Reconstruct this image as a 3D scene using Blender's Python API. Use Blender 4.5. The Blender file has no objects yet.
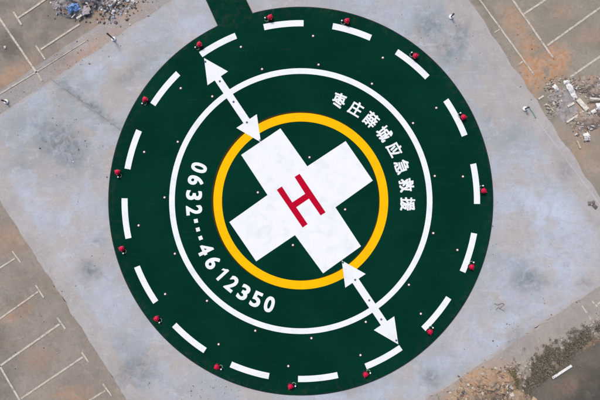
import bpy, bmesh, math, random
import numpy as np
from mathutils import Vector, Matrix, noise as mnoise

random.seed(7)
rng = np.random.default_rng(7)
PI = math.pi
scn = bpy.context.scene
col = scn.collection

# ------------------------------------------------------------------ camera, sky, sun, exposure
S = 16.0                                   # 16 photo pixels = 1 m on the ground
CAM_H = 30.0                               # drone height
cam = bpy.data.cameras.new('Camera'); camo = bpy.data.objects.new('Camera', cam); col.objects.link(camo)
camo.location = (0, 0, CAM_H); camo.rotation_euler = (0, 0, 0)
cam.sensor_width = 36; cam.lens = 36 * CAM_H / (600 / S)
cam.clip_start = 0.1; cam.clip_end = 2000
scn.camera = camo

SUN_EL, SUN_AZ = math.radians(52), math.radians(330)     # high sun behind thin cloud, from the upper left
w = bpy.data.worlds.new('World'); scn.world = w; w.use_nodes = True
nt = w.node_tree; bg = nt.nodes['Background']
sky = nt.nodes.new('ShaderNodeTexSky'); sky.sky_type = 'NISHITA'; sky.sun_disc = False
sky.air_density = 1.0; sky.dust_density = 4.0; sky.ozone_density = 0.6; sky.sun_elevation = SUN_EL; sky.sun_rotation = SUN_AZ
nt.links.new(sky.outputs[0], bg.inputs[0]); bg.inputs[1].default_value = 0.10
sl = bpy.data.lights.new('Sun', 'SUN'); sl.energy = 1.9; sl.angle = math.radians(14); sl.color = (1, 0.95, 0.88)
so = bpy.data.objects.new('Sun', sl); col.objects.link(so)
so.rotation_euler = (PI / 2 - SUN_EL, 0, -SUN_AZ + PI)
so.location = (0, 0, 40)
vs = scn.view_settings; vs.view_transform = 'Standard'; vs.look = 'None'; vs.gamma = 1; vs.exposure = 0.40
vs.use_curve_mapping = False

# ------------------------------------------------------------------ helpers
def W(px, py, z=0.0):
    """a place in the drone's map (photo pixels) as metres on the ground"""
    return Vector(((px - 300) / S, (200 - py) / S, z))

def tag(o, label=None, cat=None, group=None, kind=None):
    if label: o['label'] = label
    if cat: o['category'] = cat
    if group: o['group'] = group
    if kind: o['kind'] = kind
    return o

def link(name, me, mat=None, parent=None):
    o = bpy.data.objects.new(name, me); col.objects.link(o)
    if mat is not None:
        me.materials.clear(); me.materials.append(mat)
    if parent is not None: o.parent = parent
    return o

def bm_obj(name, bm, mat, parent=None, smooth=False):
    me = bpy.data.meshes.new(name)
    bmesh.ops.recalc_face_normals(bm, faces=bm.faces)
    bm.to_mesh(me); bm.free()
    if smooth:
        for p in me.polygons: p.use_smooth = True
    return link(name, me, mat, parent)

def empty(name, loc=(0, 0, 0), rz=0.0):
    o = bpy.data.objects.new(name, None); col.objects.link(o)
    o.location = loc; o.rotation_euler = (0, 0, rz); o.empty_display_size = 0.2
    return o

def copy_tree(o, parent=None):
    c = o.copy(); col.objects.link(c)
    if parent is not None: c.parent = parent
    for ch in [x for x in o.children]: copy_tree(ch, c)
    return c

def sheet(name, pts, z, mat, parent=None):
    """flat polygon at height z, points in world xy"""
    bm = bmesh.new()
    f = bm.faces.new([bm.verts.new((p[0], p[1], z)) for p in pts])
    f.normal_update()
    if f.normal.z < 0: f.normal_flip()
    me = bpy.data.meshes.new(name); bm.to_mesh(me); bm.free()
    return link(name, me, mat, parent)

def slab(name, pts, z0, z1, mat, parent=None, bevel=0.0):
    bm = bmesh.new()
    f = bm.faces.new([bm.verts.new((p[0], p[1], z0)) for p in pts])
    r = bmesh.ops.extrude_face_region(bm, geom=[f])
    for v in r['geom']:
        if isinstance(v, bmesh.types.BMVert): v.co.z = z1
    if bevel:
        bmesh.ops.bevel(bm, geom=[e for e in bm.edges if all(v.co.z > (z0 + z1) / 2 for v in e.verts)],
                        offset=bevel, segments=2, affect='EDGES')
    return bm_obj(name, bm, mat, parent)

def lathe(bm, prof, n=24, cx=0, cy=0, cz=0):
    rings = []
    for r, z in prof:
        if r < 1e-6: rings.append([bm.verts.new((cx, cy, cz + z))])
        else: rings.append([bm.verts.new((cx + r * math.cos(2 * PI * i / n), cy + r * math.sin(2 * PI * i / n), cz + z)) for i in range(n)])
    for a, b in zip(rings[:-1], rings[1:]):
        for i in range(n):
            j = (i + 1) % n
            if len(a) == 1 and len(b) > 1: bm.faces.new((a[0], b[i], b[j]))
            elif len(b) == 1 and len(a) > 1: bm.faces.new((a[i], b[0], a[j]))
            elif len(a) > 1: bm.faces.new((a[i], a[j], b[j], b[i]))

def tube(bm, pts, r, n=8):
    rings = []
    for i, p in enumerate(pts):
        p = Vector(p); a = Vector(pts[max(i - 1, 0)]); b = Vector(pts[min(i + 1, len(pts) - 1)])
        d = (b - a).normalized(); u = d.cross(Vector((0, 0, 1)))
        if u.length < 1e-3: u = Vector((1, 0, 0))
        u.normalize(); v = u.cross(d)
        rings.append([bm.verts.new(p + r * (math.cos(2 * PI * k / n) * u + math.sin(2 * PI * k / n) * v)) for k in range(n)])
    for a, b in zip(rings[:-1], rings[1:]):
        for i in range(n): bm.faces.new((a[i], a[(i + 1) % n], b[(i + 1) % n], b[i]))
    bm.faces.new(rings[0]); bm.faces.new(rings[-1])

def obox(bm, c, sx, sy, sz, rz=0, rx=0, ry=0):
    m = Matrix.Translation(Vector(c)) @ Matrix.Rotation(rz, 4, 'Z') @ Matrix.Rotation(ry, 4, 'Y') @ Matrix.Rotation(rx, 4, 'X') @ Matrix.Diagonal((sx, sy, sz, 1))
    return bmesh.ops.create_cube(bm, size=1, matrix=m)

# ------------------------------------------------------------------ materials
class N:
    """tiny node-building helper"""
    def __init__(s, name, rough=0.85, spec=0.3):
        s.m = bpy.data.materials.new(name); s.m.use_nodes = True; s.t = s.m.node_tree
        s.b = s.t.nodes['Principled BSDF']; s.b.inputs['Roughness'].default_value = rough
        s.b.inputs['Specular IOR Level'].default_value = spec
        s.co = s.t.nodes.new('ShaderNodeTexCoord').outputs['Object']
    def set(s, sock, v):
        if isinstance(v, bpy.types.NodeSocket): s.t.links.new(v, sock)
        else: sock.default_value = v if not isinstance(v, tuple) or len(v) != 3 or sock.type != 'RGBA' else (*v, 1)
    def noise(s, scale, detail=5, rough=0.55, dist=0.0, stretch=None, off=(0, 0, 0), rz=0.0):
        n = s.t.nodes.new('ShaderNodeTexNoise'); mp = s.t.nodes.new('ShaderNodeMapping')
        mp.inputs['Location'].default_value = off; mp.inputs['Rotation'].default_value = (0, 0, rz)
        if stretch: mp.inputs['Scale'].default_value = stretch
        s.t.links.new(s.co, mp.inputs[0]); s.t.links.new(mp.outputs[0], n.inputs['Vector'])
        n.inputs['Scale'].default_value = scale; n.inputs['Detail'].default_value = detail
        n.inputs['Roughness'].default_value = rough; n.inputs['Distortion'].default_value = dist
        return n.outputs[0]
    def vor(s, scale, feature='F1', out=0, rnd=1.0, stretch=None, rz=0.0):
        n = s.t.nodes.new('ShaderNodeTexVoronoi'); n.feature = feature
        mp = s.t.nodes.new('ShaderNodeMapping'); mp.inputs['Rotation'].default_value = (0, 0, rz)
        if stretch: mp.inputs['Scale'].default_value = stretch
        s.t.links.new(s.co, mp.inputs[0]); s.t.links.new(mp.outputs[0], n.inputs['Vector'])
        n.inputs['Scale'].default_value = scale; n.inputs['Randomness'].default_value = rnd
        return n.outputs[out]
    def ramp(s, f, a, b, lo=0.0, hi=1.0):
        n = s.t.nodes.new('ShaderNodeMapRange'); n.interpolation_type = 'SMOOTHSTEP'
        s.t.links.new(f, n.inputs[0])
        for i, v in zip((1, 2, 3, 4), (a, b, lo, hi)): n.inputs[i].default_value = v
        return n.outputs[0]
    def math(s, op, a, b=0.0):
        n = s.t.nodes.new('ShaderNodeMath'); n.operation = op; s.set(n.inputs[0], a); s.set(n.inputs[1], b)
        return n.outputs[0]
    def mix(s, f, a, b, mode='MIX'):
        n = s.t.nodes.new('ShaderNodeMix'); n.data_type = 'RGBA'; n.blend_type = mode
        s.set(n.inputs[0], f); s.set(n.inputs[6], a); s.set(n.inputs[7], b)
        return n.outputs[2]
    def attr(s, name, out='Fac'):
        n = s.t.nodes.new('ShaderNodeAttribute'); n.attribute_name = name
        return n.outputs[out]
    def bump(s, h, strength=0.3, dist=0.02):
        n = s.t.nodes.new('ShaderNodeBump'); n.inputs['Strength'].default_value = strength; n.inputs['Distance'].default_value = dist
        s.t.links.new(h, n.inputs['Height']); s.t.links.new(n.outputs[0], s.b.inputs['Normal'])
    def done(s, c):
        s.set(s.b.inputs['Base Color'], c); return s.m

def plain(name, c, rough=0.6, var=0.12, scale=30, metal=0.0):
    k = N(name, rough); k.b.inputs['Metallic'].default_value = metal
    f = k.ramp(k.noise(scale), 0.35, 0.65)
    return k.done(k.mix(f, tuple(x * (1 - var) for x in c), tuple(min(1, x * (1 + var)) for x in c)))

# concrete of the apron: attributes 'stain' (old damp / oil patches), 'dust' (sand swept in along the rims)
def mk_apron():
    k = N('apron_concrete', 0.9)
    c = k.mix(k.ramp(k.noise(0.16, 4), 0.38, 0.62), (0.315, 0.345, 0.375), (0.375, 0.370, 0.385))
    c = k.mix(k.math('MULTIPLY', k.attr('pale'), k.ramp(k.noise(0.45, 6, 0.65, 0.5, off=(8, 8, 0)), 0.25, 0.62)), c, (0.455, 0.52, 0.645))
    c = k.mix(k.math('MULTIPLY', k.attr('worn'), k.ramp(k.noise(0.6, 6, 0.68, 0.7, off=(18, 8, 0)), 0.32, 0.62)), c, (0.225, 0.262, 0.272))
    c = k.mix(k.ramp(k.noise(0.5, 6, 0.62, 0.6, off=(4, 9, 0)), 0.42, 0.68, 0, 0.6), c, (0.41, 0.455, 0.555))
    c = k.mix(k.ramp(k.noise(0.9, 7, 0.68, 0.9, off=(14, 2, 0)), 0.50, 0.72, 0, 0.55), c, (0.275, 0.295, 0.345))
    c = k.mix(k.ramp(k.noise(0.35, 5, 0.6, 0.3, off=(7, 21, 0)), 0.46, 0.64, 0, 0.7), c, (0.385, 0.34, 0.31))
    # streaks dragged by the float and by sweeping, along the slab
    c = k.mix(k.ramp(k.noise(1.0, 6, 0.7, 0.3, stretch=(0.35, 3.2, 1), rz=math.radians(-34)), 0.5, 0.78, 0, 0.35), c, (0.52, 0.55, 0.64))
    d = k.attr('dust')
    df = k.ramp(k.math('ADD', d, k.math('MULTIPLY', k.math('SUBTRACT', k.noise(1.1, 7, 0.7, 0.4, off=(5, 0, 0)), 0.5), 0.9)), 0.25, 0.85)
    c = k.mix(k.math('MULTIPLY', df, 0.88), c, k.mix(k.ramp(k.noise(0.8, 6, 0.7, off=(3, 1, 0)), 0.35, 0.65), (0.33, 0.305, 0.295), (0.40, 0.375, 0.37)))
    c = k.mix(k.ramp(k.noise(3.2, 6, 0.75, 0.4), 0.50, 0.74, 0, 0.34), c, (0.25, 0.26, 0.31))
    c = k.mix(k.ramp(k.noise(1.9, 8, 0.78, 1.2, off=(31, 5, 0)), 0.52, 0.62, 0, 0.30), c, (0.27, 0.30, 0.32))
    c = k.mix(k.ramp(k.noise(1.3, 8, 0.8, 1.0, off=(11, 45, 0)), 0.55, 0.64, 0, 0.40), c, (0.50, 0.50, 0.55))
    c = k.mix(k.ramp(k.noise(0.7, 8, 0.75, 1.0, off=(51, 25, 0)), 0.53, 0.66, 0, 0.40), c, (0.35, 0.30, 0.31))
    c = k.mix(k.ramp(k.noise(22, 4, 0.7), 0.42, 0.70, 0, 0.26), c, (0.22, 0.23, 0.26))
    c = k.mix(k.ramp(k.noise(9, 4, 0.7, off=(3, 3, 0)), 0.55, 0.75, 0, 0.32), c, (0.58, 0.60, 0.66))
    # hairline cracks
    cr = k.ramp(k.vor(0.17, 'DISTANCE_TO_EDGE'), 0.0, 0.0035, 1, 0)
    cr = k.math('MULTIPLY', cr, k.ramp(k.noise(0.4, 3, off=(2, 6, 1)), 0.5, 0.6, 0, 0.3))
    c = k.mix(cr, c, (0.17, 0.17, 0.19))
    st = k.attr('stain')
    sf = k.math('MULTIPLY', st, k.ramp(k.noise(1.7, 7, 0.72, 0.8, off=(1, 1, 0)), 0.30, 0.66))
    c = k.mix(k.math('MINIMUM', sf, 0.85), c, (0.14, 0.165, 0.185))
    spk = k.math('MULTIPLY', st, k.ramp(k.noise(8, 5, 0.7), 0.56, 0.66, 0, 0.5))
    c = k.mix(spk, c, (0.12, 0.13, 0.15))
    k.bump(k.noise(18, 6, 0.7), 0.25, 0.01)
    return k.done(c)

def mk_paving(name, a, b, warm, dark, wf=0.5, joint=0.12):
    """worn paving: grey-brown with sandy and dark blotches and faint small block joints"""
    k = N(name, 0.95)
    c = k.mix(k.ramp(k.noise(0.35, 6, 0.65, 0.5), 0.35, 0.65), a, b)
    c = k.mix(k.ramp(k.noise(0.8, 6, 0.7, 0.8, off=(9, 4, 0)), 0.50, 0.72, 0, wf), c, warm)
    c = k.mix(k.ramp(k.noise(1.5, 7, 0.75, 0.5, off=(2, 14, 0)), 0.50, 0.72, 0, 0.55), c, dark)
    c = k.mix(k.ramp(k.noise(1.1, 8, 0.78, 0.9, off=(22, 3, 0)), 0.52, 0.62, 0, 0.38), c, tuple(x * 0.68 for x in a))
    c = k.mix(k.ramp(k.noise(0.9, 8, 0.78, 0.9, off=(2, 33, 0)), 0.53, 0.63, 0, 0.38), c, tuple(x * 1.30 for x in b))
    c = k.mix(k.ramp(k.noise(5, 6, 0.8), 0.48, 0.7, 0, 0.45), c, tuple(x * 0.62 for x in a))
    c = k.mix(k.ramp(k.noise(11, 5, 0.8, off=(7, 7, 0)), 0.55, 0.72, 0, 0.4), c, tuple(min(1, x * 1.5) for x in b))
    br = k.t.nodes.new('ShaderNodeTexBrick'); mp = k.t.nodes.new('ShaderNodeMapping'); mp.inputs['Rotation'].default_value = (0, 0, math.radians(-34))
    k.t.links.new(k.co, mp.inputs[0]); k.t.links.new(mp.outputs[0], br.inputs['Vector'])
    br.inputs['Color1'].default_value = (0.86, 0.86, 0.86, 1); br.inputs['Color2'].default_value = (1, 1, 1, 1); br.inputs['Mortar'].default_value = (0.45, 0.43, 0.4, 1)
    br.inputs['Scale'].default_value = 1; br.inputs['Mortar Size'].default_value = 0.012; br.inputs['Brick Width'].default_value = 0.24; br.inputs['Row Height'].default_value = 0.12
    c = k.mix(joint, c, br.outputs[0], 'MULTIPLY')
    s = k.attr('soil'); sf = k.math('MULTIPLY', s, k.ramp(k.noise(1.6, 7, 0.72, 0.6, off=(3, 8, 0)), 0.30, 0.62))
    c = k.mix(k.math('MINIMUM', sf, 0.9), c, k.mix(k.ramp(k.noise(3.5, 5, 0.7), 0.4, 0.6), (0.39, 0.205, 0.10), (0.42, 0.28, 0.20)))
    g = k.attr('grime_vignette'); gf = k.math('MULTIPLY', g, k.ramp(k.noise(1.2, 7, 0.7, 0.6, off=(30, 8, 0)), 0.28, 0.6))
    c = k.mix(k.math('MINIMUM', gf, 0.8), c, tuple(x * 0.42 + 0.012 for x in a))
    k.bump(k.noise(14, 6, 0.75), 0.5, 0.02)
    return k.done(c)

def mk_green():
    k = N('green_paint', 1.0, 0.0)
    c = k.mix(k.ramp(k.noise(0.25, 4), 0.35, 0.65), (0.0008, 0.0225, 0.0145), (0.0014, 0.030, 0.0185))
    c = k.mix(k.ramp(k.noise(1.2, 7, 0.72, 0.8, off=(5, 5, 0)), 0.5, 0.75, 0, 0.5), c, (0.0030, 0.020, 0.0135))
    c = k.mix(k.ramp(k.noise(1.5, 6, 0.7, 0.2, stretch=(0.25, 3, 1), rz=0.5), 0.52, 0.75, 0, 0.4), c, (0.005, 0.043, 0.026))
    c = k.mix(k.ramp(k.noise(28, 5, 0.8), 0.42, 0.72, 0, 0.5), c, (0.007, 0.044, 0.028))
    c = k.mix(k.ramp(k.noise(6, 8, 0.8, off=(4, 1, 0)), 0.56, 0.76, 0, 0.28), c, (0.035, 0.055, 0.045))
    ln = k.t.nodes.new('ShaderNodeVectorMath'); ln.operation = 'LENGTH'; k.t.links.new(k.co, ln.inputs[0])
    rim = k.math('MULTIPLY', k.ramp(ln.outputs['Value'], 11.1, 12.1), k.ramp(k.noise(2.2, 7, 0.75, 0.5, off=(6, 1, 0)), 0.46, 0.7, 0, 0.25))
    c = k.mix(rim, c, (0.06, 0.065, 0.055))          # sand trodden in from the slab
    sc = k.math('MULTIPLY', k.ramp(k.noise(0.5, 3, off=(3, 33, 0)), 0.5, 0.65), k.ramp(k.noise(2.5, 7, 0.8, 0.2, stretch=(0.12, 3, 1), rz=-0.95), 0.58, 0.72, 0, 0.45))
    c = k.mix(sc, c, (0.045, 0.06, 0.05))            # scuffs
    k.bump(k.noise(35, 5, 0.7), 0.25, 0.006)
    return k.done(c)

def mk_paint(name, c1, dirt, amt=0.22, wear=None):
    k = N(name, 0.9, 0.06)
    c = k.mix(k.ramp(k.noise(1.3, 7, 0.7, 0.6), 0.45, 0.75, 0, amt), c1, dirt)
    c = k.mix(k.ramp(k.noise(12, 6, 0.8, off=(2, 2, 0)), 0.55, 0.75, 0, amt), c, dirt)
    if wear:
        c = k.mix(k.ramp(k.noise(4, 8, 0.8, 0.3, off=(1, 8, 0)), 0.46, 0.62, 0, 0.85), c, wear)
    k.bump(k.noise(35, 5, 0.7), 0.15, 0.004)
    return k.done(c)

def mk_attrcol(name, rough=0.9):
    k = N(name, rough)
    c = k.mix(k.ramp(k.noise(14, 5, 0.7), 0.35, 0.7, 0, 0.35), k.attr('tone', 'Color'), (0.12, 0.105, 0.09))
    return k.done(c)

M_apron = mk_apron()
M_green = mk_green()
M_white = mk_paint('white_paint', (0.72, 0.75, 0.79), (0.47, 0.51, 0.55), 0.38)
M_yellow = mk_paint('yellow_paint', (0.80, 0.44, 0.001), (0.58, 0.29, 0.01), 0.35)
M_oldyellow = mk_paint('old_brown_paint', (0.05, 0.028, 0.007), (0.02, 0.02, 0.01), 0.6)
M_red = mk_paint('red_paint', (0.42, 0.002, 0.022), (0.28, 0.006, 0.02), 0.4)
M_line = mk_paint('parking_line_paint', (0.52, 0.48, 0.42), (0.38, 0.35, 0.31), 0.4, (0.27, 0.24, 0.21))
M_edge = plain('deck_edge_shade', (0.010, 0.016, 0.018), 0.8)  # near-black tone standing for the deck's edge line and its shade
M_lightred = plain('red_lacquered_metal', (0.50, 0.002, 0.045), 0.5, 0.1)
M_black = plain('black_rubber', (0.012, 0.012, 0.014), 0.6)
M_lens = plain('frosted_white_lens', (0.78, 0.84, 0.82), 0.25, 0.03)
M_rust = plain('maroon_metal_ring', (0.09, 0.012, 0.014), 0.6, 0.3)
M_bluegrey = plain('blue_grey_glass', (0.10, 0.13, 0.22), 0.25, 0.2)
M_cable = plain('pale_green_cable', (0.22, 0.32, 0.24), 0.6)
M_concwhite = plain('whitewashed_concrete', (0.74, 0.74, 0.76), 0.8, 0.08, 12)
M_post = plain('dark_grey_steel', (0.045, 0.042, 0.045), 0.5)
M_chip = mk_attrcol('rubble_pieces')
M_leaf = mk_attrcol('weed_leaves', 0.7)
M_plank = plain('weathered_white_board', (0.56, 0.53, 0.47), 0.8, 0.22, 9)
M_tan = plain('tan_board', (0.42, 0.35, 0.25), 0.8, 0.2, 9)
M_bag = plain('white_woven_plastic', (0.66, 0.66, 0.66), 0.6, 0.12, 14)
M_blue = plain('blue_plastic_sheet', (0.16, 0.29, 0.55), 0.4, 0.4, 5)
M_teal = plain('teal_plastic_hose', (0.16, 0.29, 0.29), 0.5)
M_grit = plain('dark_grit', (0.17, 0.165, 0.17), 0.9, 0.4)

# ------------------------------------------------------------------ ground zones
ang = lambda a, b: None
def line(p, q):
    """half-plane through two photo points: (point, unit normal to the left-hand side in world)"""
    a = W(*p); b = W(*q); d = (b - a).normalized()
    return a, Vector((-d.y, d.x, 0))
# apron edges, each normal pointing OUT of the apron
def outward(p, q):
    a, n = line(p, q)
    if (a - W(300, 200)).dot(n) < 0: n = -n
    return a, n
E_NW = outward((0, 115), (150, 14))
E_SW = outward((10, 215), (127, 400))
E_NE = outward((469, 0), (600, 197))
E_SE = outward((492, 357), (600, 286))
def sd(e, P): return (P[..., 0] - e[0].x) * e[1].x + (P[..., 1] - e[0].y) * e[1].y

def zone(name, x0, x1, y0, y1, step, z, cuts, mat, attrs, jitter=0.0):
    """finely divided level sheet cut by half-planes (keep the side where n points away)"""
    bm = bmesh.new()
    nx = int((x1 - x0) / step) + 1; ny = int((y1 - y0) / step) + 1
    V = [[bm.verts.new((x0 + i * step, y0 + j * step, z)) for i in range(nx)] for j in range(ny)]
    for j in range(ny - 1):
        for i in range(nx - 1): bm.faces.new((V[j][i], V[j][i + 1], V[j + 1][i + 1], V[j + 1][i]))
    for (p, n, keep) in cuts:
        bmesh.ops.bisect_plane(bm, geom=bm.verts[:] + bm.edges[:] + bm.faces[:], plane_co=(p.x, p.y, z), plane_no=n,
                               clear_outer=(keep < 0), clear_inner=(keep > 0), dist=1e-5)
        if jitter:
            for v in bm.verts:
                dd = (v.co - Vector((p.x, p.y, z))).dot(n)
                if abs(dd) < 1e-3:
                    s = mnoise.noise(v.co * 0.9) * 1.2 + mnoise.noise(v.co * 4) * 0.5
                    v.co += n * jitter * s * -keep * -1
    me = bpy.data.meshes.new(name); bm.to_mesh(me); bm.free()
    P = np.empty(len(me.vertices) * 3); me.vertices.foreach_get('co', P); P = P.reshape(-1, 3)
    for an, fn in attrs.items():
        at = me.attributes.new(an, 'FLOAT', 'POINT'); at.data.foreach_set('value', fn(P).astype(np.float32))
    o = link(name, me, mat); o['kind'] = 'structure'
    return o

def blobs(lst):
    def fn(P):
        f = np.zeros(len(P))
        px = P[:, 0] * S + 300; py = 200 - P[:, 1] * S
        for (cx, cy, rx, ry, a, s) in lst:
            a = math.radians(a); dx = px - cx; dy = py - cy
            u = (dx * math.cos(a) + dy * math.sin(a)) / rx; v = (-dx * math.sin(a) + dy * math.cos(a)) / ry
            f = np.maximum(f, s * np.clip(1.35 - np.sqrt(u * u + v * v), 0, 1))
        return f
    return fn

stains = blobs([(62, 142, 24, 20, 20, 1.0), (45, 128, 20, 14, 0, 0.5), (70, 160, 12, 9, 0, 0.8), (90, 270, 12, 9, 30, 0.8), (97, 242, 9, 7, 0, 0.5),
                (135, 372, 16, 24, 60, 0.75), (120, 345, 10, 10, 0, 0.35), (432, 26, 17, 15, 0, 0.75), (447, 48, 20, 12, 50, 0.6),
                (460, 36, 10, 14, 0, 0.8), (530, 280, 18, 12, 0, 0.85), (515, 262, 22, 8, 20, 0.4), (430, 376, 9, 9, 0, 0.75),
                (500, 308, 10, 6, 0, 0.35), (566, 171, 9, 9, 0, 0.5), (490, 122, 5, 7, 0, 0.5), (130, 75, 22, 8, -34, 0.5),
                (88, 104, 50, 3.6, 36, 1.1), (150, 55, 14, 10, 0, 0.3), (585, 283, 8, 5, 0, 0.6), (180, 392, 16, 8, 0, 0.4),
                (515, 338, 9, 12, 40, 0.5), (350, 392, 20, 6, 0, 0.25), (20, 165, 14, 8, 0, 0.3)])
pale = blobs([(545, 225, 45, 70, -10, 0.95), (560, 160, 25, 40, -30, 0.6), (25, 215, 30, 30, 40, 0.9), (75, 215, 26, 34, 0, 0.6), (60, 255, 24, 16, 50, 0.7), (500, 330, 50, 22, -33, 0.7),
              (330, 394, 90, 10, 0, 0.6), (165, 385, 30, 14, 20, 0.45), (120, 60, 50, 10, -34, 0.5), (185, 30, 22, 24, 0, 0.45), (110, 300, 20, 20, 0, 0.4), (400, 20, 22, 14, 0, 0.5)])
worn = blobs([(60, 145, 55, 42, 0, 0.95), (75, 95, 50, 24, -34, 0.8), (450, 40, 55, 40, 40, 0.85), (480, 90, 26, 50, -30, 0.5), (510, 130, 20, 30, 0, 0.5), (135, 75, 60, 25, -34, 0.5), (140, 370, 24, 40, 50, 0.6),
              (95, 270, 26, 20, 30, 0.5), (520, 285, 36, 20, -10, 0.6), (440, 380, 36, 14, -20, 0.7), (120, 130, 24, 30, 0, 0.35), (355, 392, 20, 8, 0, 0.3)])
def dust(P):
    f = np.zeros(len(P))
    for e, wd, s in ((E_NW, 0.5, 0.75), (E_SW, 1.9, 1.25), (E_NE, 2.5, 1.3), (E_SE, 0.6, 0.9)):
        f = np.maximum(f, s * np.clip(1 + sd(e, P) / wd, 0, 1))
    return np.maximum(f, blobs([(585, 230, 26, 60, 0, 0.35), (590, 290, 30, 26, -30, 0.5), (470, 5, 30, 22, 40, 0.6), (10, 160, 12, 30, 0, 0.35),
                                (540, 140, 8, 60, -35, 0.45), (300, 402, 50, 6, 0, 0.3), (440, 392, 30, 12, -30, 0.5)])(P))
zone('apron', -28, 27, -21, 20, 0.25, 0.030,
     [(*E_NW, -1), (*E_SW, -1), (*E_NE, -1), (*E_SE, -1)], M_apron, {'stain': stains, 'dust': dust, 'pale': pale, 'worn': worn}, 0.10)

# ground sheet to the horizon
kg = N('ground_earth', 0.95)
cg = kg.mix(kg.ramp(kg.noise(0.08, 6, 0.65), 0.35, 0.65), (0.27, 0.245, 0.215), (0.20, 0.19, 0.16))
cg = kg.mix(kg.ramp(kg.noise(1.4, 7, 0.72), 0.45, 0.7, 0, 0.6), cg, (0.15, 0.14, 0.12))
M_ground = kg.done(cg)
g = sheet('ground', [(-600, -600), (600, -600), (600, 600), (-600, 600)], 0.0, M_ground); g['kind'] = 'structure'

M_pNW = mk_paving('paving_upper', (0.225, 0.198, 0.175), (0.285, 0.252, 0.218), (0.33, 0.26, 0.20), (0.175, 0.163, 0.155))
M_pSW = mk_paving('paving_lower', (0.235, 0.205, 0.178), (0.285, 0.252, 0.22), (0.32, 0.25, 0.19), (0.18, 0.165, 0.155))
M_pNE = mk_paving('paving_right', (0.235, 0.21, 0.175), (0.28, 0.254, 0.218), (0.35, 0.285, 0.215), (0.20, 0.192, 0.17))
M_band = mk_paving('border_band', (0.31, 0.295, 0.295), (0.35, 0.33, 0.325), (0.38, 0.31, 0.275), (0.245, 0.25, 0.25), 0.5, 0.4)
M_bandSE = mk_paving('border_band_lower', (0.30, 0.275, 0.26), (0.335, 0.305, 0.285), (0.36, 0.31, 0.27), (0.24, 0.225, 0.215), 0.4, 0.15)
M_asph = mk_paving('dark_asphalt', (0.108, 0.096, 0.082), (0.138, 0.122, 0.102), (0.19, 0.155, 0.11), (0.084, 0.076, 0.068), 0.7, 0.0)

def off(e, d): return (e[0] + e[1] * d, e[1])
zero = lambda P: np.zeros(len(P))
# upper-left: border band then parking bays
zone('pavement', -30, 6, -6, 22, 0.5, 0.012, [(*off(E_NW, -0.2), 1), (*off(E_NW, 1.25), -1)], M_band,
     {'soil': blobs([(85, 55, 40, 10, -34, 0.6), (130, 15, 20, 10, -34, 0.5)]), 'grime_vignette': blobs([(60, 62, 20, 6, -34, 0.4)])}, 0.05)
zone('parking_ground', -32, 6, -8, 24, 0.25, 0.008, [(*off(E_NW, 1.1), 1)], M_pNW,
     {'soil': blobs([(12, 74, 28, 9, -34, 0.65), (110, 8, 30, 12, -30, 0.45), (72, 48, 30, 6, -34, 0.35)]),
      'grime_vignette': blobs([(8, 46, 20, 16, 0, 1.0), (40, 10, 22, 14, -34, 0.55), (50, 32, 22, 10, -34, 0.45), (0, 0, 24, 18, 0, 0.6), (62, 12, 24, 16, 0, 0.5)])})
# lower-left parking
zone('parking_ground', -32, -6, -22, 8, 0.25, 0.016, [(*off(E_SW, -0.2), 1), (*off(E_NW, -0.1), -1)], M_pSW,
     {'soil': blobs([(18, 312, 18, 8, -30, 0.6), (75, 395, 20, 8, 0, 0.7), (10, 240, 20, 14, 0, 0.5), (40, 360, 16, 10, 0, 0.4)]),
      'grime_vignette': blobs([(22, 305, 14, 12, 0, 0.4), (0, 345, 16, 20, 0, 0.4), (70, 312, 8, 8, 0, 0.35), (5, 385, 14, 20, 0, 0.5)])})
# right-hand parking
zone('parking_ground', 4, 34, -4, 24, 0.25, 0.020, [(*off(E_NE, -0.3), 1)], M_pNE,
     {'soil': blobs([(538, 68, 22, 16, 40, 1.5), (557, 60, 14, 16, 0, 1.5), (530, 82, 16, 10, 50, 1.0), (516, 22, 22, 12, 50, 0.75), (560, 12, 14, 8, 0, 0.4),
                     (590, 36, 16, 8, 0, 0.45), (585, 118, 20, 14, 30, 0.75), (592, 88, 14, 10, 0, 0.7), (530, 48, 18, 12, 50, 0.8), (580, 150, 30, 16, 50, 0.35)]),
      'grime_vignette': blobs([(598, 90, 12, 7, 0, 0.9), (575, 86, 14, 6, 20, 0.4), (480, 2, 5, 4, 0, 0.7), (588, 120, 10, 8, 0, 0.5), (490, 14, 6, 14, -35, 0.3)])})
# lower-right band and road
zone('pavement', 2, 34, -24, 2, 0.25, 0.024, [(*off(E_SE, -0.2), 1), (*off(E_SE, 2.7), -1)], M_bandSE,
     {'soil': blobs([(490, 385, 34, 22, -20, 0.9), (550, 352, 14, 8, 0, 0.35), (460, 398, 20, 12, 0, 0.7)]),
      'grime_vignette': blobs([(520, 392, 24, 16, -30, 0.7), (560, 352, 44, 8, -34, 0.8), (595, 330, 24, 8, -34, 0.8)])}, 0.08)
zone('road', 2, 40, -30, 2, 0.25, 0.028, [(*off(E_SE, 2.55), 1)], M_asph,
     {'soil': blobs([(590, 341, 16, 4, -30, 0.9), (545, 372, 24, 5, -34, 0.5), (570, 385, 20, 8, -20, 0.3)]), 'grime_vignette': blobs([(605, 400, 60, 34, -30, 0.95)])}, 0.12)  # corner blob paints the vignette's darkening into the asphalt colour

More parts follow.
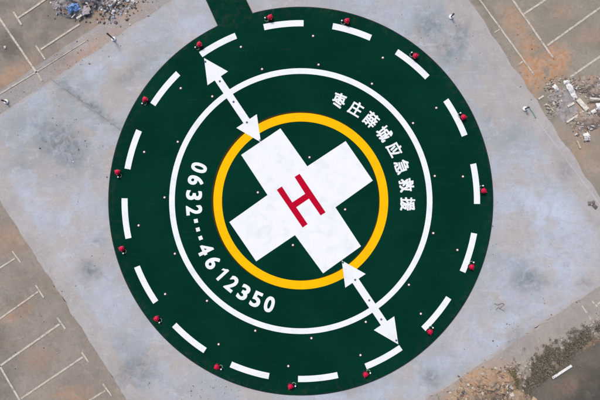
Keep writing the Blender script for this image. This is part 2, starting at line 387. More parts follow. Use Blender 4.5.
# painted parking lines
def stripe(name, p, q, wpx, z, mat, kind='structure', parent=None):
    a = W(*p); b = W(*q); d = (b - a).normalized(); n = Vector((-d.y, d.x, 0)) * wpx / S / 2
    L = (b - a).length; k = max(2, int(L / 0.25)); up = []; dn = []
    for i in range(k + 1):
        c = a.lerp(b, i / k); j = 1 + 0.12 * mnoise.noise(c * 3); e = n * 0.18 * mnoise.noise(c * 1.7 + Vector((5, 5, 5)))
        up.append(c + n * j + e); dn.append(c - n * j + e)
    o = sheet(name, up + dn[::-1], z, mat, parent)
    if kind: o['kind'] = kind
    return o
def ext(p, q, t):      # extend q outward beyond the frame
    return (p[0] + (q[0] - p[0]) * t, p[1] + (q[1] - p[1]) * t)
Z = 0.036
for a, b, wd in [
    (ext((42.5, 81), (0, 18.7), 2.6), (42.5, 81), 2.0), (ext((18.7, 18), (45, 0), 3), (18.7, 18), 1.9), ((13.7, 12), (22, 25), 1.8),
    ((36, 45.5), (45.5, 59.5), 1.6), ((41, 49.5), (80, 24), 1.8), (ext((40, 70), (0, 94), 3), (40, 70), 1.3), ((40, 70), (86, 41), 0.8),
    ((12.5, 251), (21, 262.5), 1.5), ((15, 258.5), ext((15, 258.5), (0, 268), 5), 1.5), ((36, 285), (44, 297.5), 1.4), ((38.5, 291.5), ext((38.5, 291.5), (0, 318.7), 3), 1.6),
    ((57.5, 317.3), (65.5, 328.7), 1.7), ((60, 324), (0, 366), 2.0), ((0, 366), ext((0, 366), (20, 400), 3), 2.0), ((82, 352), (88.7, 362), 1.6),
    ((83, 357), (21.3, 398.5), 1.8), ((103, 383.7), (111.7, 395.7), 1.7), ((105.5, 390.5), ext((105.5, 390.5), (90, 400), 5), 1.8),
    (ext((534, 75), (482.5, 4), 1.8), (534, 75), 1.6), ((494, 32.5), (499.5, 29.5), 1.1), ((516.5, 66), (522.5, 61.5), 1.5),
    (ext((552.5, 57.5), (512.5, 0), 2.2), (552.5, 57.5), 1.9), ((524, 14), ext((524, 14), (545, 0), 5), 1.9), ((547, 45.5), ext((547, 45.5), (600, 7.5), 2.4), 2.0),
    ((570, 77), ext((570, 77), (600, 56.5), 3.5), 2.0),
    ((581.5, 305.5), (586.5, 313), 1.3), ((588.5, 316), (591.5, 321), 1.2), ((592, 301.5), (597, 306.5), 1.6), ((597, 304), (604, 300), 1.4)]:
    if wd >= 2.3 or a[0] < 0 or True:
        stripe('parking_line', a, b, wd, Z, M_line if wd != 2.4 else M_white)
# saw-cut joint in the slab
M_joint = plain('slab_joint_fill', (0.235, 0.225, 0.225), 0.9, 0.25, 2)
stripe('slab_joint', (51, 79), (121, 130), 0.9, 0.034, M_joint)
M_pale = plain('pale_cement_line', (0.39, 0.40, 0.43), 0.9, 0.12, 1)
stripe('slab_joint', (536, 119), (594, 197), 0.8, 0.034, M_pale)
stripe('slab_joint', (594, 197), (606, 214), 0.8, 0.034, M_pale)
# thin raised kerb line at outer side of upper-left border band
# ------------------------------------------------------------------ helipad
CX, CY, KY = 300.8, 201.1, 1.010
def PP(r, deg):                      # polar place on the pad, photo pixels
    a = math.radians(deg); return (CX + r * math.cos(a), CY - r * KY * math.sin(a))
ZD = 0.075
pad = empty('helipad', W(CX, CY, 0))
tag(pad, 'large round dark green helipad with white cross, red H and yellow ring on grey concrete', 'helipad')
PO = W(CX, CY, 0)
def L(px, py): v = W(px, py) - PO; return (v.x, v.y)

def outline(r, grow):
    a0, a1 = 104.8 - grow * 0.0, 115.7
    pts = []
    # walkway tab: left foot, far end, right foot
    lf, rf = (218.2, 25.3), (252.0, 12.9)
    ld = Vector((11.4, 25.0)).normalized(); rd = Vector((8.4, 13.6)).normalized()
    # end of the path, 7 m beyond the frame
    le = (206.7 - 60, 0 - 60 * 25.0 / 11.4); re_ = (243.6 - 62, -62 * 13.6 / 8.4 * 1.3)
    g = grow
    t0 = math.degrees(math.atan2((CY - rf[1]) / KY, rf[0] - CX)); t1 = math.degrees(math.atan2((CY - lf[1]) / KY, lf[0] - CX))
    n = 300
    span = 360 - (t1 - t0)
    for i in range(n + 1):
        t = t1 + span * i / n
        pts.append(PP(r + g, t))
    pts.append((re_[0] + g, re_[1])); pts.append((le[0] - g, le[1]))
    # move the feet sideways by grow so the edging shows along the path too
    pts[0] = (pts[0][0] - g * 0.8, pts[0][1]); pts[n] = (pts[n][0] + g * 0.8, pts[n][1])
    return [L(*p) for p in pts]
slab('edge_shade', outline(191.3, 0.9), 0.0, 0.062, M_edge, pad)  # dark strip drawn for the deck edge and the shade along it
slab('deck', outline(191.3, 0), 0.0, ZD, M_green, pad)

def ring(name, r0, r1, z, mat, a0=0, a1=360, n=256, dx=0, dy=0, parent=pad):
    bm = bmesh.new(); A = []; B = []
    full = abs(a1 - a0) >= 359.9; m = n if full else n + 1
    for i in range(m):
        t = a0 + (a1 - a0) * i / n
        x, y = L(*PP(r0, t)); A.append(bm.verts.new((x + dx, y + dy, z)))
        x, y = L(*PP(r1, t)); B.append(bm.verts.new((x + dx, y + dy, z)))
    for i in range(n):
        j = (i + 1) % m; f = bm.faces.new((A[i], B[i], B[j], A[j])); f.normal_update()
        if f.normal.z < 0: f.normal_flip()
    me = bpy.data.meshes.new(name); bm.to_mesh(me); bm.free()
    return link(name, me, mat, parent)
for k in range(16):
    c = 95.6 - 22.5 * k
    ring('edge_dash', 172.7, 178.8, ZD + 0.004, M_white, c - 6.5, c + 6.5, 20)
ring('white_ring', 125.7, 131.3, ZD + 0.004, M_white)
ring('old_paint_ring', 78.8, 87.9, ZD + 0.003, M_oldyellow, dx=-1.1 / S, dy=0.6 / S)
ring('yellow_ring', 78.6, 87.2, ZD + 0.006, M_yellow)
cross = sheet('cross', [L(*p) for p in [(241.3, 155), (280.5, 128.5), (307.3, 166.4), (345.5, 141.2), (372.6, 180.6), (335.3, 207.3), (360.8, 246.2),
               (323, 273.2), (295, 235), (256.3, 261.2), (229.5, 222), (267.6, 195)]], ZD + 0.008, M_white, pad)
sheet('letter', [L(*p) for p in [(276.8, 189.8), (281.9, 186.5), (292.3, 202.4), (305.2, 193.8), (294.6, 177), (299.6, 173.8), (325.5, 212.3), (320.6, 215.4), (308.9, 198.6),
               (296.2, 207.2), (307.6, 224), (302.6, 227.5)]], ZD + 0.012, M_red, pad)
def arrow(o_tip, i_tip, head=17.5, half=13.0, sh=3.7, head2=None, half2=None):
    a = Vector(o_tip); b = Vector(i_tip); d = (b - a).normalized(); n = Vector((-d.y, d.x))
    h2 = head2 or head; f2 = half2 or half
    P = [a, a + d * head + n * half, a + d * head + n * sh, b - d * h2 + n * sh, b - d * h2 + n * f2, b,
         b - d * h2 - n * f2, b - d * h2 - n * sh, a + d * head - n * sh, a + d * head - n * half]
    return sheet('direction_arrow', [L(p.x, p.y) for p in P], ZD + 0.016, M_white, pad)
arrow((204.3, 58.3), (261, 142.4), 24.5, 12.3, 3.7, 25.5, 12.3)
arrow((398, 344), (341.6, 260.3), 25.5, 12.3, 3.7, 24.5, 12.3)

# lettering: one mesh per glyph, thickened outline
def glyph_mesh(ch, bold, shear=0.0):
    cu = bpy.data.curves.new('glyph', 'FONT'); cu.body = ch; cu.offset = bold; cu.shear = shear
    cu.resolution_u = 6; cu.fill_mode = 'BOTH'; cu.dimensions = '2D'
    ob = bpy.data.objects.new('glyph', cu); col.objects.link(ob)
    dg = bpy.context.evaluated_depsgraph_get(); dg.update()
    me = bpy.data.meshes.new_from_object(ob.evaluated_get(dg))
    bpy.data.objects.remove(ob); bpy.data.curves.remove(cu)
    return me
def place_glyph(name, ch, r, deg, wpx, hpx, out, bold, shear=0.0, dz=0.004, copies=((0, 0),)):
    me = glyph_mesh(ch, bold, shear)
    n = len(me.vertices); P = np.empty(n * 3); me.vertices.foreach_get('co', P); P = P.reshape(-1, 3)
    lo, hi = P.min(0), P.max(0); c = (lo + hi) / 2; s = hi - lo
    P[:, 0] = (P[:, 0] - c[0]) / s[0] * wpx / S; P[:, 1] = (P[:, 1] - c[1]) / s[1] * hpx / S; P[:, 2] = 0
    me.vertices.foreach_set('co', P.ravel()); me.update()
    bm = bmesh.new()
    for i, (sx, sy) in enumerate(copies):
        k = len(bm.verts); bm.from_mesh(me); bm.verts.ensure_lookup_table()
        for v in bm.verts[k:]: v.co += Vector((sx / S, sy / S, i * 0.0006))
    for f in bm.faces:
        f.normal_update()
        if f.normal.z < 0: f.normal_flip()
    me2 = bpy.data.meshes.new(name); bm.to_mesh(me2); bm.free(); bpy.data.meshes.remove(me)
    o = link(name, me2, M_white, pad)
    x, y = L(*PP(r, deg)); o.location = (x, y, ZD + dz)
    o.rotation_euler = (0, 0, math.radians(deg - 90 if out else deg + 90))
    return o
b4 = ((0.3, 0.25), (-0.3, 0.25), (0.3, -0.25), (-0.3, -0.25))
for i, ch in enumerate('枣庄薛城应急救援'):
    place_glyph('character', ch, 106.6, 69.0 - 10.08 * i, 12.6, 14.2, True, 0.0, copies=((.42, .38), (-.42, .38), (.42, -.38), (-.42, -.38), (0, 0)))
def place_one(deg):
    p = [(-3.2, 4.8), (-3.2, 2.4), (-0.4, 4.1), (-0.4, -7.6), (2.7, -7.6), (2.7, 7.6), (0.6, 7.6), (-0.9, 6.0)]
    o = sheet('digit', [(a / S, b / S) for a, b in p], 0, M_white, pad)
    x, y = L(*PP(106.7, deg)); o.location = (x, y, ZD + 0.004); o.rotation_euler = (0, 0, math.radians(deg + 90))
place_one(222.4)
for ch, dg_, wd in [('0', 162.0, 10.5), ('6', 169.0, 10.5), ('3', 176.9, 10.5), ('2', 184.8, 10.5), ('4', 206.6, 11.5), ('6', 214.6, 11), ('2', 230.0, 11), ('3', 237.8, 11),
                    ('5', 245.4, 11), ('0', 252.9, 11)]:
    place_glyph('digit', ch, 106.7, dg_, wd - 1.5, 15.6, False, 0.020, 0.0, copies=b4)
for dg_ in (190.6, 195.3, 200.0):
    x, y = L(*PP(106.4, dg_)); q = 1.95 / S
    o = sheet('dot', [(-q, -q), (q, -q), (q, q), (-q, q)], 0, M_white, pad)
    o.location = (x, y, ZD + 0.004); o.rotation_euler = (0, 0, math.radians(dg_ + 90))

# ------------------------------------------------------------------ lights
def clock(deg):
    """where on the pad, read as a clock face, to the nearest half hour"""
    h = ((90 - deg) % 360) / 30.0; h2 = round(h * 2) / 2
    names = ['twelve', 'one', 'two', 'three', 'four', 'five', 'six', 'seven', 'eight', 'nine', 'ten', 'eleven']
    return ('half past ' if h2 % 1 else '') + names[int(h2) % 12] + ('' if h2 % 1 else " o'clock")
def make_edge_light():
    t = empty('edge_light')
    bm = bmesh.new(); lathe(bm, [(0, 0), (0.17, 0), (0.17, 0.02), (0.15, 0.03), (0, 0.03)], 20)
    bm_obj('base_plate', bm, M_black, t)
    bm = bmesh.new(); lathe(bm, [(0, 0.02), (0.12, 0.02), (0.125, 0.20), (0.15, 0.22), (0, 0.22)], 20)
    bm_obj('housing', bm, M_rust, t, True)
    bm = bmesh.new()
    lathe(bm, [(0, 0.20), (0.15, 0.205), (0.168, 0.225), (0.163, 0.25), (0.125, 0.262), (0.115, 0.325), (0.09, 0.35), (0.04, 0.362), (0, 0.364)], 8)
    for a_ in (0, 2.1, 4.2): obox(bm, (0.15 * math.cos(a_), 0.15 * math.sin(a_), 0.265), 0.09, 0.05, 0.03, a_)
    cap = bm_obj('red_cap', bm, M_lightred, t)
    bm = bmesh.new(); lathe(bm, [(0, 0.355), (0.035, 0.357), (0.035, 0.375), (0.0, 0.38)], 10)
    bm_obj('knob', bm, M_red, cap)
    # small side lamp joined by a bent cable, on the anticlockwise side (local +x)
    bm = bmesh.new(); lathe(bm, [(0, 0), (0.065, 0), (0.065, 0.10), (0.07, 0.12), (0, 0.12)], 14, 0.31, 0.02)
    s = bm_obj('side_lamp', bm, M_black, t, True)
    bm = bmesh.new(); lathe(bm, [(0, 0.12), (0.052, 0.12), (0.05, 0.16), (0.04, 0.19), (0, 0.2)], 14, 0.31, 0.02)
    bm_obj('lens', bm, M_lens, s, True)
    bm = bmesh.new()
    tube(bm, [(0.10, 0.12, 0.06), (0.13, 0.17, 0.03), (0.20, 0.19, 0.02), (0.27, 0.17, 0.02), (0.32, 0.12, 0.03), (0.33, 0.08, 0.05)], 0.020, 6)
    bm_obj('cable', bm, M_cable, t, True)
    return t
el = make_edge_light()
ELP = [(199.3, 44.2), (270, 17.0), (347, 20.7), (415.5, 55.7), (463.6, 117), (483.8, 190.8), (471.7, 267), (430, 332), (365.6, 374.6), (290.4, 386.6),
       (216.8, 367), (156.4, 318.7), (121.4, 248.7), (117.3, 172), (145.0, 99.3)]
for i, (x, y) in enumerate(ELP):
    o = el if i == 0 else copy_tree(el)
    k = 1 - 0.3 / CAM_H                       # the cap is 0.3 m up and shows a little outward of its base
    p = W(x, y); o.location = (p.x * k, p.y * k, ZD)
    dg_ = math.degrees(math.atan2((CY - y) / KY, x - CX))
    o.rotation_euler = (0, 0, math.radians(dg_ + 90 + random.uniform(-14, 14)))
    tag(o, "red capped light on the green rim at " + clock(dg_) + " of the pad", 'edge light', 'red edge lights round the helipad rim')

def make_inset(cap, ringm, r=0.062):
    t = empty('inset_light')
    bm = bmesh.new(); lathe(bm, [(0, 0), (r * 1.55, 0), (r * 1.5, 0.014), (r * 1.05, 0.02), (0, 0.02)], 16)
    bm_obj('housing', bm, ringm, t)
    bm = bmesh.new(); lathe(bm, [(0, 0.018), (r, 0.020), (r * 0.95, 0.045), (r * 0.6, 0.06), (0, 0.064)], 14)
    bm_obj('lens', bm, cap, t, True)
    return t
il = make_inset(M_lens, M_rust); used = [False]
def put_inset(x, y, label, group, src=None, flag=used, z=ZD):
    s = src or il
    o = copy_tree(s) if flag[0] else s
    flag[0] = True
    p = W(x, y); o.location = (p.x, p.y, z); o.rotation_euler = (0, 0, random.uniform(0, 6))
    tag(o, label, 'inset light', group)
for k in range(14):
    d = 111.4 - 25.72 * k; x, y = PP(163.4, d)
    put_inset(x, y, 'tiny white light between the dashes and the white ring at ' + clock(d), 'inset lights of the outer circle')
for k in range(15):
    d = 106.5 - 24 * k; x, y = PP(135.8, d)
    put_inset(x, y, 'tiny white light hugging the outside of the white ring at ' + clock(d), 'inset lights along the white ring')
for (x, y, wh) in [(258, 192.5, 'left'), (309.5, 157.5, 'upper'), (345, 209.5, 'right'), (293, 245, 'lower')]:
    put_inset(x, y, 'tiny white light in the ' + wh + ' notch of the white cross', 'inset lights in the notches of the cross')
al = make_inset(M_bluegrey, M_bluegrey, 0.045); f2 = [False]
for side, pts in (('upper left', [(205.5, 62, 'at the outer tip'), (220, 81.5, 'where the outer head meets the shaft'), (233.7, 102, 'midway along the shaft'), (247, 122.5, 'on the inner head'), (260.3, 140.2, 'at the inner tip')]),
                  ('lower right', [(396, 340, 'at the outer tip'), (381, 319, 'where the outer head meets the shaft'), (369, 300, 'midway along the shaft'), (355, 279.6, 'on the inner head'), (342.8, 262.2, 'at the inner tip')])):
    for x, y, wh in pts:
        put_inset(x, y, 'dark inset light ' + wh + ' of the ' + side + ' arrow', 'dark inset lights on the arrows', al, f2, ZD + 0.016)

# short posts in whitewashed round footings at the edge of the apron
for (x, y, h, lb) in [(114, 39.3, 1.0, 'tall dark post in a round white footing on the upper left border, nearest the rubble'),
                      (450.8, 17.3, 0.5, 'short dark post in a round white footing on concrete, upper right of the pad'),
                      (524.5, 109, 0.5, 'short dark post in a round white footing beside the teal hose'),
                      (6.8, 101.8, 0.45, 'short dark post in a round white footing at the far left border band')]:
    t = empty('footed_post', W(x, y, 0.03)); tag(t, lb, 'post', 'short posts around the apron')
    bm = bmesh.new(); lathe(bm, [(0, 0), (0.15, 0), (0.145, 0.06), (0.115, 0.085), (0, 0.09)], 22)
    bm_obj('footing', bm, M_concwhite, t, True)
    bm = bmesh.new(); lathe(bm, [(0, 0.08), (0.045, 0.08), (0.045, h), (0.0, h + 0.01)], 12)
    p = bm_obj('post', bm, M_post, t, True)
    bm = bmesh.new(); lathe(bm, [(0, h), (0.06, h), (0.06, h + 0.03), (0, h + 0.05)], 12)
    bm_obj('post_cap', bm, M_post, p, True)

# ------------------------------------------------------------------ loose things round the apron
def mesh_with_tones(name, bm, tones, mat):
    me = bpy.data.meshes.new(name); bm.to_mesh(me); bm.free()
    at = me.attributes.new('tone', 'FLOAT_COLOR', 'FACE')
    a = np.ones((len(me.polygons), 4), np.float32); a[:, :3] = np.array(tones, np.float32)
    at.data.foreach_set('color', a.ravel()); return link(name, me, mat)

def gauss_in(lst):
    cx, cy, rx, ry, a = random.choice(lst); a = math.radians(a)
    u = random.gauss(0, 0.5); v = random.gauss(0, 0.5)
    return cx + u * rx * math.cos(a) - v * ry * math.sin(a), cy + u * rx * math.sin(a) + v * ry * math.cos(a)
def height(x, y, lst):
    h = 0
    for (cx, cy, rx, ry, a, hh) in lst:
        a = math.radians(a); dx, dy = x - cx, y - cy
        u = (dx * math.cos(a) + dy * math.sin(a)) / rx; v = (-dx * math.sin(a) + dy * math.cos(a)) / ry
        h = max(h, hh * max(0, 1 - u * u - v * v))
    return h
def mound(name, lst, mat, label, cat):
    xs = [c[0] for c in lst]; ys = [c[1] for c in lst]; R = max(max(c[2], c[3]) for c in lst)
    x0, x1, y0, y1 = min(xs) - R, max(xs) + R, min(ys) - R, max(ys) + R
    bm = bmesh.new(); V = {}; st = 1.6; x = x0
    nx = int((x1 - x0) / st); ny = int((y1 - y0) / st)
    for i in range(nx + 1):
        for j in range(ny + 1):
            px, py = x0 + i * st, y0 + j * st
            h = height(px, py, lst); p = W(px, py)
            n1 = mnoise.noise(p * 1.3) * 0.5 + mnoise.noise(p * 4) * 0.35 + mnoise.noise(p * 11) * 0.22
            z = h * (1 + 1.1 * n1) + (0.06 * n1 if h > 0 else 0) + h * 0.2 - 0.015 + (0.03 if h > 0 else -0.02)
            V[i, j] = bm.verts.new((p.x, p.y, z))
    for i in range(nx):
        for j in range(ny):
            q = [V[i, j], V[i, j + 1], V[i + 1, j + 1], V[i + 1, j]]
            if max(v.co.z for v in q) > 0.0: bm.faces.new(q)
    for v in [v for v in bm.verts if not v.link_faces]: bm.verts.remove(v)
    o = bm_obj(name, bm, mat); 
    return tag(o, label, cat, kind='stuff')
def chips(name, regs, hs, n, smin, smax, pal, label, cat, flat=0.5, z0=0.03):
    bm = bmesh.new(); T = []
    for i in range(n):
        px, py = gauss_in(regs); h = height(px, py, hs); s = random.uniform(smin, smax) * (1 if random.random() < .85 else 1.8)
        p = W(px, py, z0 + h * 0.95 + s * 0.1)
        c = random.choice(pal); v = random.uniform(0.7, 1.25); k = len(bm.faces)
        r = obox(bm, p, s, s * random.uniform(.35, 1), s * random.uniform(.15, .6) * flat * 2, random.uniform(0, 6), random.gauss(0, .35), random.gauss(0, .35))
        for vv in r['verts']: vv.co += Vector([random.gauss(0, s * .09) for _ in range(3)])
        T += [tuple(x * v for x in c)] * 6
    return tag(mesh_with_tones(name, bm, T, M_chip), label, cat, kind='stuff')

def mk_soil(name, a, b, d):
    k = N(name, 0.95)
    c = k.mix(k.ramp(k.noise(1.6, 6, 0.7, 0.5), 0.38, 0.62), a, b)
    c = k.mix(k.ramp(k.noise(5, 7, 0.8, off=(2, 2, 0)), 0.48, 0.66, 0, 0.7), c, d)
    c = k.mix(k.ramp(k.noise(9, 6, 0.8, off=(8, 2, 0)), 0.58, 0.7, 0, 0.6), c, (0.45, 0.42, 0.38))
    k.bump(k.noise(12, 6, 0.75), 0.7, 0.04)
    return k.done(c)
M_brown = mk_soil('orange_brown_earth', (0.34, 0.215, 0.14), (0.30, 0.24, 0.18), (0.15, 0.12, 0.10))
M_grey = mk_soil('grey_rubble_earth', (0.25, 0.235, 0.235), (0.32, 0.30, 0.30), (0.12, 0.11, 0.11))
M_red_earth = mk_soil('reddish_earth', (0.27, 0.205, 0.165), (0.30, 0.265, 0.24), (0.16, 0.11, 0.09))

# brown heap, bottom
hB = [(480, 388, 26, 18, -30, 0.42), (502, 384, 14, 16, 0, 0.38), (462, 402, 18, 12, 0, 0.3), (515, 400, 16, 14, 0, 0.32)]
mound('earth_heap', hB, M_brown, 'orange brown earth heap spilling over the lower apron edge', 'earth heap')
chips('rubble', [c[:5] for c in hB], hB, 900, 0.04, 0.16, [(.36, .24, .15), (.22, .17, .13), (.45, .42, .38), (.12, .10, .09), (.40, .30, .2)],
      'brown stones and clods strewn over the orange heap', 'rubble')
# grey heap with refuse, top left
hA = [(74, 4, 22, 15, 0, 0.4), (90, -2, 16, 12, 0, 0.35), (62, -10, 20, 14, 0, 0.4), (112, 4, 10, 5, -30, 0.08)]
mound('rubble_heap', hA, M_grey, 'grey rubble heap with refuse at the top left frame edge', 'rubble heap')
chips('rubble', [c[:5] for c in hA] + [(120, 8, 26, 14, -30)], hA, 1100, 0.03, 0.13,
      [(.30, .28, .28), (.18, .15, .15), (.6, .6, .62), (.08, .07, .07), (.30, .18, .14), (.35, .42, .5)],
      'grey and white broken bits on and beside the top left heap', 'rubble')
# debris, right
hR = [(588, 84, 16, 9, -10, 0.22), (598, 92, 12, 8, 0, 0.28), (588, 120, 14, 10, 20, 0.2), (600, 108, 10, 8, 0, 0.22)]
mound('rubble_heap', hR, M_red_earth, 'low reddish rubble heap beside the white boards at the right edge', 'rubble heap')
chips('rubble', [c[:5] for c in hR] + [(572, 84, 14, 5, 20), (552, 88, 9, 7, 45), (552, 106, 6, 10, 45), (580, 126, 14, 7, 50)], hR, 950, 0.025, 0.11,
      [(.36, .31, .28), (.44, .42, .40), (.19, .16, .14), (.30, .19, .13), (.56, .55, .55)], 'pale and brown rubble scattered over the ground at the right', 'rubble')
# smooth cement patch among the boards
patch = sheet('pavement', [W(x_, y_).xy for x_, y_ in [(547, 97), (550, 93.5), (555, 93), (559, 89), (564, 88.5), (568, 90), (570, 95), (574, 100), (576, 107), (580, 112), (574, 115), (568, 121), (562, 123), (558, 117), (554, 112), (552, 104)]], 0.026, plain('cement_patch', (0.27, 0.25, 0.245), .9, .22, 3)); patch['kind'] = 'structure'
patch.data  # fresh cement
bpy.context.view_layer.update()

def board(name, p, q, wpx, z, th, mat, label, cat='board', tilt=0.0, group=None):
    a = W(*p); b = W(*q); c = (a + b) / 2; d = b - a
    bm = bmesh.new(); r = obox(bm, (0, 0, 0), d.length, wpx / S, th)
    bmesh.ops.bevel(bm, geom=bm.edges[:], offset=0.006, segments=1, affect='EDGES')
    o = bm_obj(name, bm, mat); o.location = (c.x, c.y, z + th / 2); o.rotation_euler = (0, tilt, math.atan2(d.y, d.x))
    return tag(o, label, cat, group)
board('board', (566, 122.5), (583, 111.5), 1.8, 0.04, 0.05, M_plank, 'long pale board at the lower side of the cement patch')
board('board', (586.5, 110), (577, 99.5), 4.6, 0.04, 0.07, M_plank, 'wide white board running up beside the cement patch')
board('board', (567, 106.8), (573.5, 103), 2.2, 0.045, 0.05, M_plank, 'short pale board lying on the cement patch')
board('board', (587, 99.3), (606, 100.6), 2.0, 0.25, 0.05, M_plank, 'narrow white board on the reddish rubble heap at the right edge', tilt=0.05)
board('board', (538, 99.5), (543, 96), 1.7, 0.04, 0.04, M_plank, 'small pale board alone at the left of the cement patch')
board('board', (576.5, 141), (580, 148.5), 1.8, 0.04, 0.04, M_tan, 'short tan board below the white sack')
board('board', (548, 105), (553, 111), 1.4, 0.035, 0.04, M_tan, 'slim tan board at the lower left edge of the cement patch')
board('board', (551, 377.3), (570.3, 364.8), 2.3, 0.12, 0.06, M_bag, 'long clean white bar lying alone on the dark road')
# white broken sheet pieces
def crumpled(name, px, py, sx, sy, hz, mat, label, cat, rz=0.0, seed=0, base=0.04):
    bm = bmesh.new(); n = 12
    V = [[None] * (n + 1) for _ in range(n + 1)]
    for i in range(n + 1):
        for j in range(n + 1):
            u, v = i / n - .5, j / n - .5; q = Vector((u * 4 + seed, v * 4, seed))
            rr = max(0, 1 - 3.2 * (u * u + v * v))
            V[i][j] = bm.verts.new((u * sx * (1 + .35 * mnoise.noise(q)), v * sy * (1 + .35 * mnoise.noise(q + Vector((9, 0, 0)))), hz * rr * (0.7 + .9 * abs(mnoise.noise(q * 1.4)))))
    for i in range(n):
        for j in range(n): bm.faces.new((V[i][j], V[i + 1][j], V[i + 1][j + 1], V[i][j + 1]))
    r = bmesh.ops.extrude_face_region(bm, geom=bm.faces[:])
    for v in r['geom']:
        if isinstance(v, bmesh.types.BMVert): v.co.z -= 0.02
    o = bm_obj(name, bm, mat); o.location = W(px, py, base + .02); o.rotation_euler = (0, 0, rz)
    return tag(o, label, cat)
crumpled('sack', 586, 137, .36, .50, .28, M_bag, 'white woven sack standing above the tan board', 'sack', .3, 3)
crumpled('plastic_sheet', 570, 89, .35, .75, .16, M_bag, 'crumpled white sheet at the top of the cement patch', 'plastic sheet', .5, 5)
crumpled('plastic_sheet', 555, 88, .26, .42, .12, M_bag, 'small crumpled white sheet left of the larger one', 'plastic sheet', .6, 11)
crumpled('plastic_sheet', 566, 82.5, .36, .24, .12, M_bag, 'folded white scrap under the end of a parking line', 'plastic sheet', .1, 14)
crumpled('plastic_sheet', 598, 107, .5, .4, .12, M_bag, 'torn white sheet on the rubble at the right frame edge', 'plastic sheet', .1, 17, .22)
crumpled('plastic_sheet', 75.5, 9.5, .78, .55, .22, M_blue, 'blue plastic sheet on the top left rubble heap', 'plastic sheet', .4, 6, .30)
crumpled('panel', 87, 11, .48, .60, .05, plain('lilac_grey_panel', (.36, .32, .36), .7), 'lilac grey panel beside the blue plastic sheet', 'panel', .2, 8, .22)
board('board', (73.5, 19.3), (78, 13.5), 1.1, .2, .04, M_plank, 'thin white slat below the blue plastic sheet', tilt=.1)
board('board', (78, 19.8), (83, 16), 2.0, .17, .04, M_plank, 'broader white slat below the blue plastic sheet', tilt=.05)
board('board', (89.5, 4.5), (92.5, 12), 0.9, .28, .04, M_tan, 'thin tan slat at the right edge of the lilac panel', tilt=.05)
crumpled('rag', 591, 203, .42, .25, .1, plain('grey_brown_rag', (.17, .14, .14), .9), 'grey brown rag on the pale concrete at the right edge', 'rag', .2, 21)
crumpled('rag', 594.5, 206.5, .22, .30, .08, plain('dark_brown_rag', (.15, .125, .125), .9), 'smaller dark rag touching the grey brown one', 'rag', .9, 24)
crumpled('paper_scrap', 590.6, 204.2, .10, .12, .13, M_bag, 'white paper scrap lying against the two rags', 'paper', .1, 27)
crumpled('paper_scrap', 5.5, 47.5, .13, .16, .05, M_bag, 'white paper scrap on the dark paving at far left', 'paper', .1, 31)
crumpled('paper_scrap', 113.5, 12.5, .18, .3, .08, M_bag, 'white scrap among bits between heap and walkway', 'paper', -.5, 34)
crumpled('paper_scrap', 133.5, 1.5, .24, .16, .07, M_bag, 'white scrap at the top frame edge on the border band', 'paper', -.8, 37)
crumpled('plastic_sheet', 573.5, 96, .28, .42, .10, M_bag, 'narrow white sheet between the large crumpled one and the wide board', 'plastic sheet', .5, 41)
crumpled('plastic_sheet', 592, 112, .30, .24, .10, M_bag, 'small white sheet on the rubble right of the wide board', 'plastic sheet', .5, 44, .16)
# wires and hose
def wire(name, pts, r, mat, label, cat):
    bm = bmesh.new(); P = [W(x, y, 0.045) for x, y in pts]; Q = []
    for i in range(len(P) - 1):
        p0, p1, p2, p3 = P[max(i - 1, 0)], P[i], P[i + 1], P[min(i + 2, len(P) - 1)]
        for t in [k / 6 for k in range(6)]:
            Q.append(0.5 * ((2 * p1) + (p2 - p0) * t + (2 * p0 - 5 * p1 + 4 * p2 - p3) * t * t + (3 * p1 - p0 - 3 * p2 + p3) * t ** 3))
    Q.append(P[-1]); tube(bm, Q, r, 6)
    return tag(bm_obj(name, bm, mat, None, True), label, cat)
wire('hose', [(528.5, 106.5), (530.5, 110), (533, 113.5), (535.5, 118)], 0.035, M_teal, 'teal hose lying beside a white footing on the right apron', 'hose')
wire('wire', [(494, 303.5), (497, 304.8), (499.5, 304), (502, 303.2), (503.5, 304.5), (501, 307), (499, 309)], 0.02, M_grit, 'dark curled wire on the concrete, lower right of the pad', 'wire')
wire('wire', [(496, 309.5), (498, 307.5), (500.5, 309), (503.5, 310.5)], 0.018, M_grit, 'shorter dark wire piece just under the curled one', 'wire')
# wire('wire', [(422, 378), (423, 373), (427, 369.5), (431, 371), (433, 376), (430, 380), (433, 385)], 0.016, M_grit, 'dark looped wire on stained concrete at the bottom', 'wire')

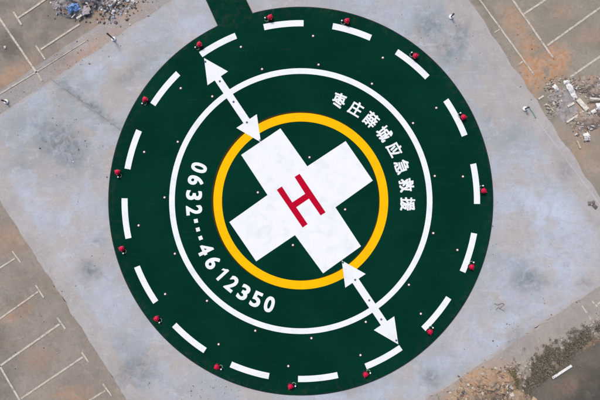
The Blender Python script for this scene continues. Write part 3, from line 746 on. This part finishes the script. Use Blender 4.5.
# scrub along the road edge
def scrub(name, regs, n, pal, label):
    bm = bmesh.new(); T = []
    for i in range(n):
        px, py = gauss_in(regs); c = W(px, py, 0.03); pc = random.choice(pal)
        if mnoise.noise(c * 0.9) + 0.6 * mnoise.noise(c * 2.7) + random.uniform(-.25, .25) < -0.05: continue
        for b in range(7):
            a = random.uniform(0, 2 * PI); l = random.uniform(.04, .13); h = random.uniform(.02, .16)
            d = Vector((math.cos(a), math.sin(a), 0)); s = Vector((-d.y, d.x, 0)) * random.uniform(.012, .03)
            o = c + Vector((random.gauss(0, .05), random.gauss(0, .05), random.uniform(0, .12)))
            bm.faces.new([bm.verts.new(v) for v in (o, o + d * l * .5 + s + Vector((0, 0, h * .7)), o + d * l + Vector((0, 0, h * .8)), o + d * l * .5 - s + Vector((0, 0, h * .7)))])
            v = random.uniform(.7, 1.3); T.append(tuple(x * v for x in pc))
    return tag(mesh_with_tones(name, bm, T, M_leaf), label, 'scrub', kind='stuff')
scrub('scrub', [(530, 378, 12, 7, -30), (545, 366, 14, 7, -34), (560, 356, 14, 5, -34), (578, 343, 16, 4, -34), (598, 328, 16, 4, -34), (538, 372, 10, 9, 0), (520, 388, 10, 8, 0),
                (512, 396, 16, 10, 0), (552, 363, 14, 11, 0), (526, 372, 22, 15, -34), (575, 338, 36, 12, -34), (548, 355, 30, 14, -34)], 2100, [(.16, .14, .10), (.14, .122, .092), (.19, .16, .12), (.24, .20, .155), (.12, .115, .075)],
      'low dry olive scrub along the dark road edge')
scrub('scrub', [(505, 388, 10, 8, 0), (512, 378, 5, 9, 0), (475, 396, 20, 5, 0)], 500, [(.20, .17, .08), (.14, .13, .07), (.24, .17, .09)], 'yellowish dry scrub on the brown heap')
chips('grit', [(540, 360, 34, 9, -34), (590, 332, 34, 10, -34), (515, 375, 14, 14, 0)], [], 800, .03, .11, [(.33, .28, .25), (.42, .38, .34), (.2, .18, .15)], 'pale stones strewn in the scrub by the road', 'grit')
# scattered grit on slab and paving
chips('grit', [(60, 140, 60, 60, 0), (530, 220, 60, 90, 0), (440, 40, 50, 30, 0), (60, 300, 50, 70, 50), (200, 390, 60, 12, 0), (520, 320, 60, 20, -30), (90, 50, 60, 20, -34), (520, 60, 60, 40, 50)], [],
      650, .012, .05, [(.15, .13, .13), (.3, .22, .2), (.6, .58, .56), (.09, .085, .09)], 'tiny dark and pale grit scattered over slab and paving', 'grit')
